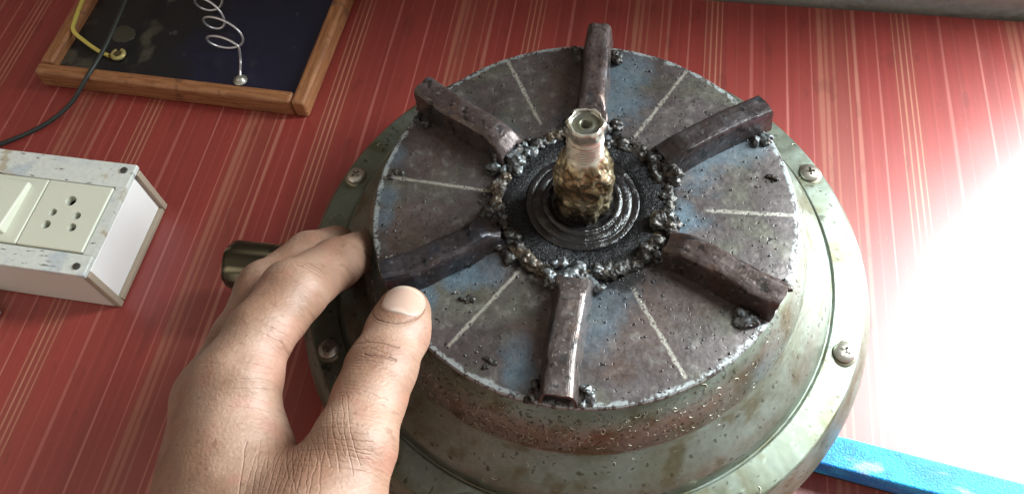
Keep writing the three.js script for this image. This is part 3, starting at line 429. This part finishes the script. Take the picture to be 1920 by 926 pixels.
// ------------------------------------------------------------------ framed board with spring and wire
{
  const b = thing('framed_board', 'dark blue board in an orange-brown wooden frame, with a wire spring on it', 'board', [-0.1714, 0, -0.1009]);
  b.rotation.y = -0.035;
  const wood = colourTexture(512, 256, (u, v) => { const n = fbm(u * 5, v * 40, 2, 5), f = fbm(u * 30, v * 160, 4, 3); let c = mix3([0.27, 0.11, 0.045], [0.40, 0.19, 0.085], sst(-0.25, 0.25, n)); c = mix3(c, [0.09, 0.04, 0.03], 0.6 * sst(0.2, 0.34, fbm(u * 12, v * 12, 8, 4))); return c.map((k) => k * (1 + 0.4 * f)); });
  const wm = std(0.85, 0.8, 0.75, 0.55, 0, { map: wood }), W = 0.1755, D = 0.2, h = 0.0135, t = 0.0085;
  const strip = (w, d, x, z, along) => mesh('frame_strip', planarUV(rbox(w, h, d, 0.0022, x, h / 2, z, 3), (X, Y, Z) => along ? [X / 0.12, (Z + Y) / 0.06] : [Z / 0.12, (X + Y) / 0.06]), wm, b);
  strip(W - t - 0.0004, t, -(W - t) / 2 - t, -t / 2, 1); strip(t, D, -t / 2, -D / 2, 0); strip(W - t - 0.0004, t, -(W - t) / 2 - t, -D + t / 2, 1); strip(t, D - 2 * t - 0.001, -W + t / 2, -D / 2, 0);
  const pm = colourTexture(512, 512, (u, v) => { const n = fbm(u * 6, v * 6, 2, 5), s = fbm(u * 24, v * 24, 6, 4); let c = mix3([0.012, 0.012, 0.015], [0.012, 0.013, 0.034], sst(0.4, 0.62, u + n * 0.3)); c = mix3(c, [0.09, 0.085, 0.06], 0.7 * sst(0.12, 0.3, n - (u - 0.3) * 0.5)); c = mix3(c, [0.12, 0.12, 0.125], 0.4 * sst(0.32, 0.42, s)); return c; });
  mesh('panel', planarUV(box(W - 2 * t - 0.0006, 0.006, D - 2 * t - 0.0006, -W / 2, 0.0042, -D / 2), (x, y, z) => [(x + W) / W, (z + D) / D]), std(1, 1, 1, 0.32, 0, { map: pm }), b);
  // wire spring standing loosely on the panel
  const pts = []; const sx = -0.0475, sz = -0.0165;
  pts.push(V(sx, 0.0078, sz), V(sx - 0.0005, 0.0105, sz - 0.004), V(sx - 0.002, 0.0125, sz - 0.0105));
  const turns = 5.2; for (let i = 0; i <= 130; i++) { const q = i / 130, a = q * turns * 2 * Math.PI + 0.6, r = 0.0100 + 0.0024 * Math.sin(q * 9 + 1); pts.push(V(sx - 0.011 - q * 0.050 + 0.003 * Math.sin(q * 11) + r * Math.cos(a), 0.0172 + 0.0085 * Math.sin(a), sz - 0.0135 - q * 0.076)); }
  mesh('wire_spring', new THREE.TubeGeometry(new THREE.CatmullRomCurve3(pts), 420, 0.00075, 8), std(0.62, 0.60, 0.62, 0.3, 0.7), b);
  mesh('terminal_screw', new THREE.LatheGeometry([[0.0001, 0], [0.0042, 0], [0.0042, 0.0006], [0.0028, 0.0008], [0.0026, 0.0022], [0.0012, 0.0028], [0.0001, 0.0028]].map(([r, y]) => new THREE.Vector2(r, y)), 24), std(0.5, 0.5, 0.45, 0.35, 0.8), b).position.set(sx, 0.0072, sz);
  const yl = std(0.55, 0.45, 0.10, 0.45), lp = V(-0.1315, 0.0088, -0.0245);
  const wire = [V(-0.173, 0.016, -0.12), V(-0.172, 0.0145, -0.075), V(-0.1685, 0.0135, -0.046), V(-0.1655, 0.0133, -0.036), V(-0.156, 0.0115, -0.030), V(-0.1435, 0.0092, -0.0245), V(-0.1365, 0.0088, -0.0225)];
  mesh('yellow_wire', new THREE.TubeGeometry(new THREE.CatmullRomCurve3(wire), 80, 0.0013, 10), yl, b);
  const lug = mesh('wire_loop', new THREE.TorusGeometry(0.0034, 0.0014, 10, 28, 5.4), std(0.48, 0.40, 0.16, 0.4, 0.3), b); lug.position.copy(lp); lug.rotation.x = -Math.PI / 2; lug.rotation.z = 2.2;
  mesh('terminal_screw', new THREE.CylinderGeometry(0.0018, 0.002, 0.003, 18), std(0.2, 0.16, 0.09, 0.4, 0.7), b).position.copy(lp);
  mesh('glue_blob', warp(new THREE.SphereGeometry(0.007, 24, 16), (x, y, z) => [x * 1.2, Math.max(-0.001, y * 0.12) , z + 0.002 * nz(x * 300, y, z * 300)]), std(0.05, 0.048, 0.034, 0.35), b).position.set(-0.137, 0.0073, -0.042);
}
{
  const P = [V(-0.300, 0.030, -0.30), V(-0.303, 0.026, -0.22), V(-0.305, 0.0205, -0.165), V(-0.3065, 0.0160, -0.128), V(-0.310, 0.0135, -0.106), V(-0.318, 0.0060, -0.092), V(-0.330, 0.0021, -0.078), V(-0.352, 0.0018, -0.060), V(-0.385, 0.0018, -0.043), V(-0.43, 0.0018, -0.03)];
  const m = mesh('black_cable', new THREE.TubeGeometry(new THREE.CatmullRomCurve3(P), 160, 0.0013, 10), std(0.02, 0.024, 0.022, 0.5), scene);
  m.userData = { label: 'thin black cable running across the wooden frame onto the table', category: 'cable' };
}
// ------------------------------------------------------------------ blue bar
{
  const b = thing('blue_bar', 'flat bar with chipped bright blue paint lying on the table beside the motor', 'bar', [0.2, 0, 0.0745]);
  b.rotation.y = -0.135;
  const tex = colourTexture(1024, 256, (u, v) => { const n = fbm(u * 18, v * 4, 2, 5), f = fbm(u * 300, v * 60, 4, 4); let c = mix3([0.015, 0.17, 0.50], [0.02, 0.33, 0.66], sst(-0.1, 0.2, n + f * 0.5)); c = mix3(c, [0.05, 0.55, 0.80], 0.8 * sst(0.1, 0.3, f + 0.3 * n)); c = mix3(c, [0.30, 0.34, 0.42], 0.6 * sst(0.1, 0.3, fbm(u * 10 + 3, v * 5, 8, 4))); return c; });
  const bm = valueTexture(1024, 256, (u, v) => 0.5 + 0.9 * fbm(u * 300, v * 60, 4, 4));
  const g = planarUV(rbox(0.24, 0.014, 0.0145, 0.0012, 0, 0.0105, 0, 3), (x, y, z) => [x / 0.24 + 0.5, (z - y) / 0.05 + 0.5]);
  mesh('bar', g, std(0.85, 0.85, 0.9, 0.6, 0, { specularIntensity: 0.6, map: tex, bumpMap: bm, bumpScale: 0.00022 }), b);
  mesh('gap_shade_strip', box(0.238, 0.0034, 0.0130, 0, 0.0018, 0.0), std(0.04, 0.02, 0.02, 0.8), b);  // dark strip added as the shade in the gap below the bar
}

renderer.render(scene, camera);
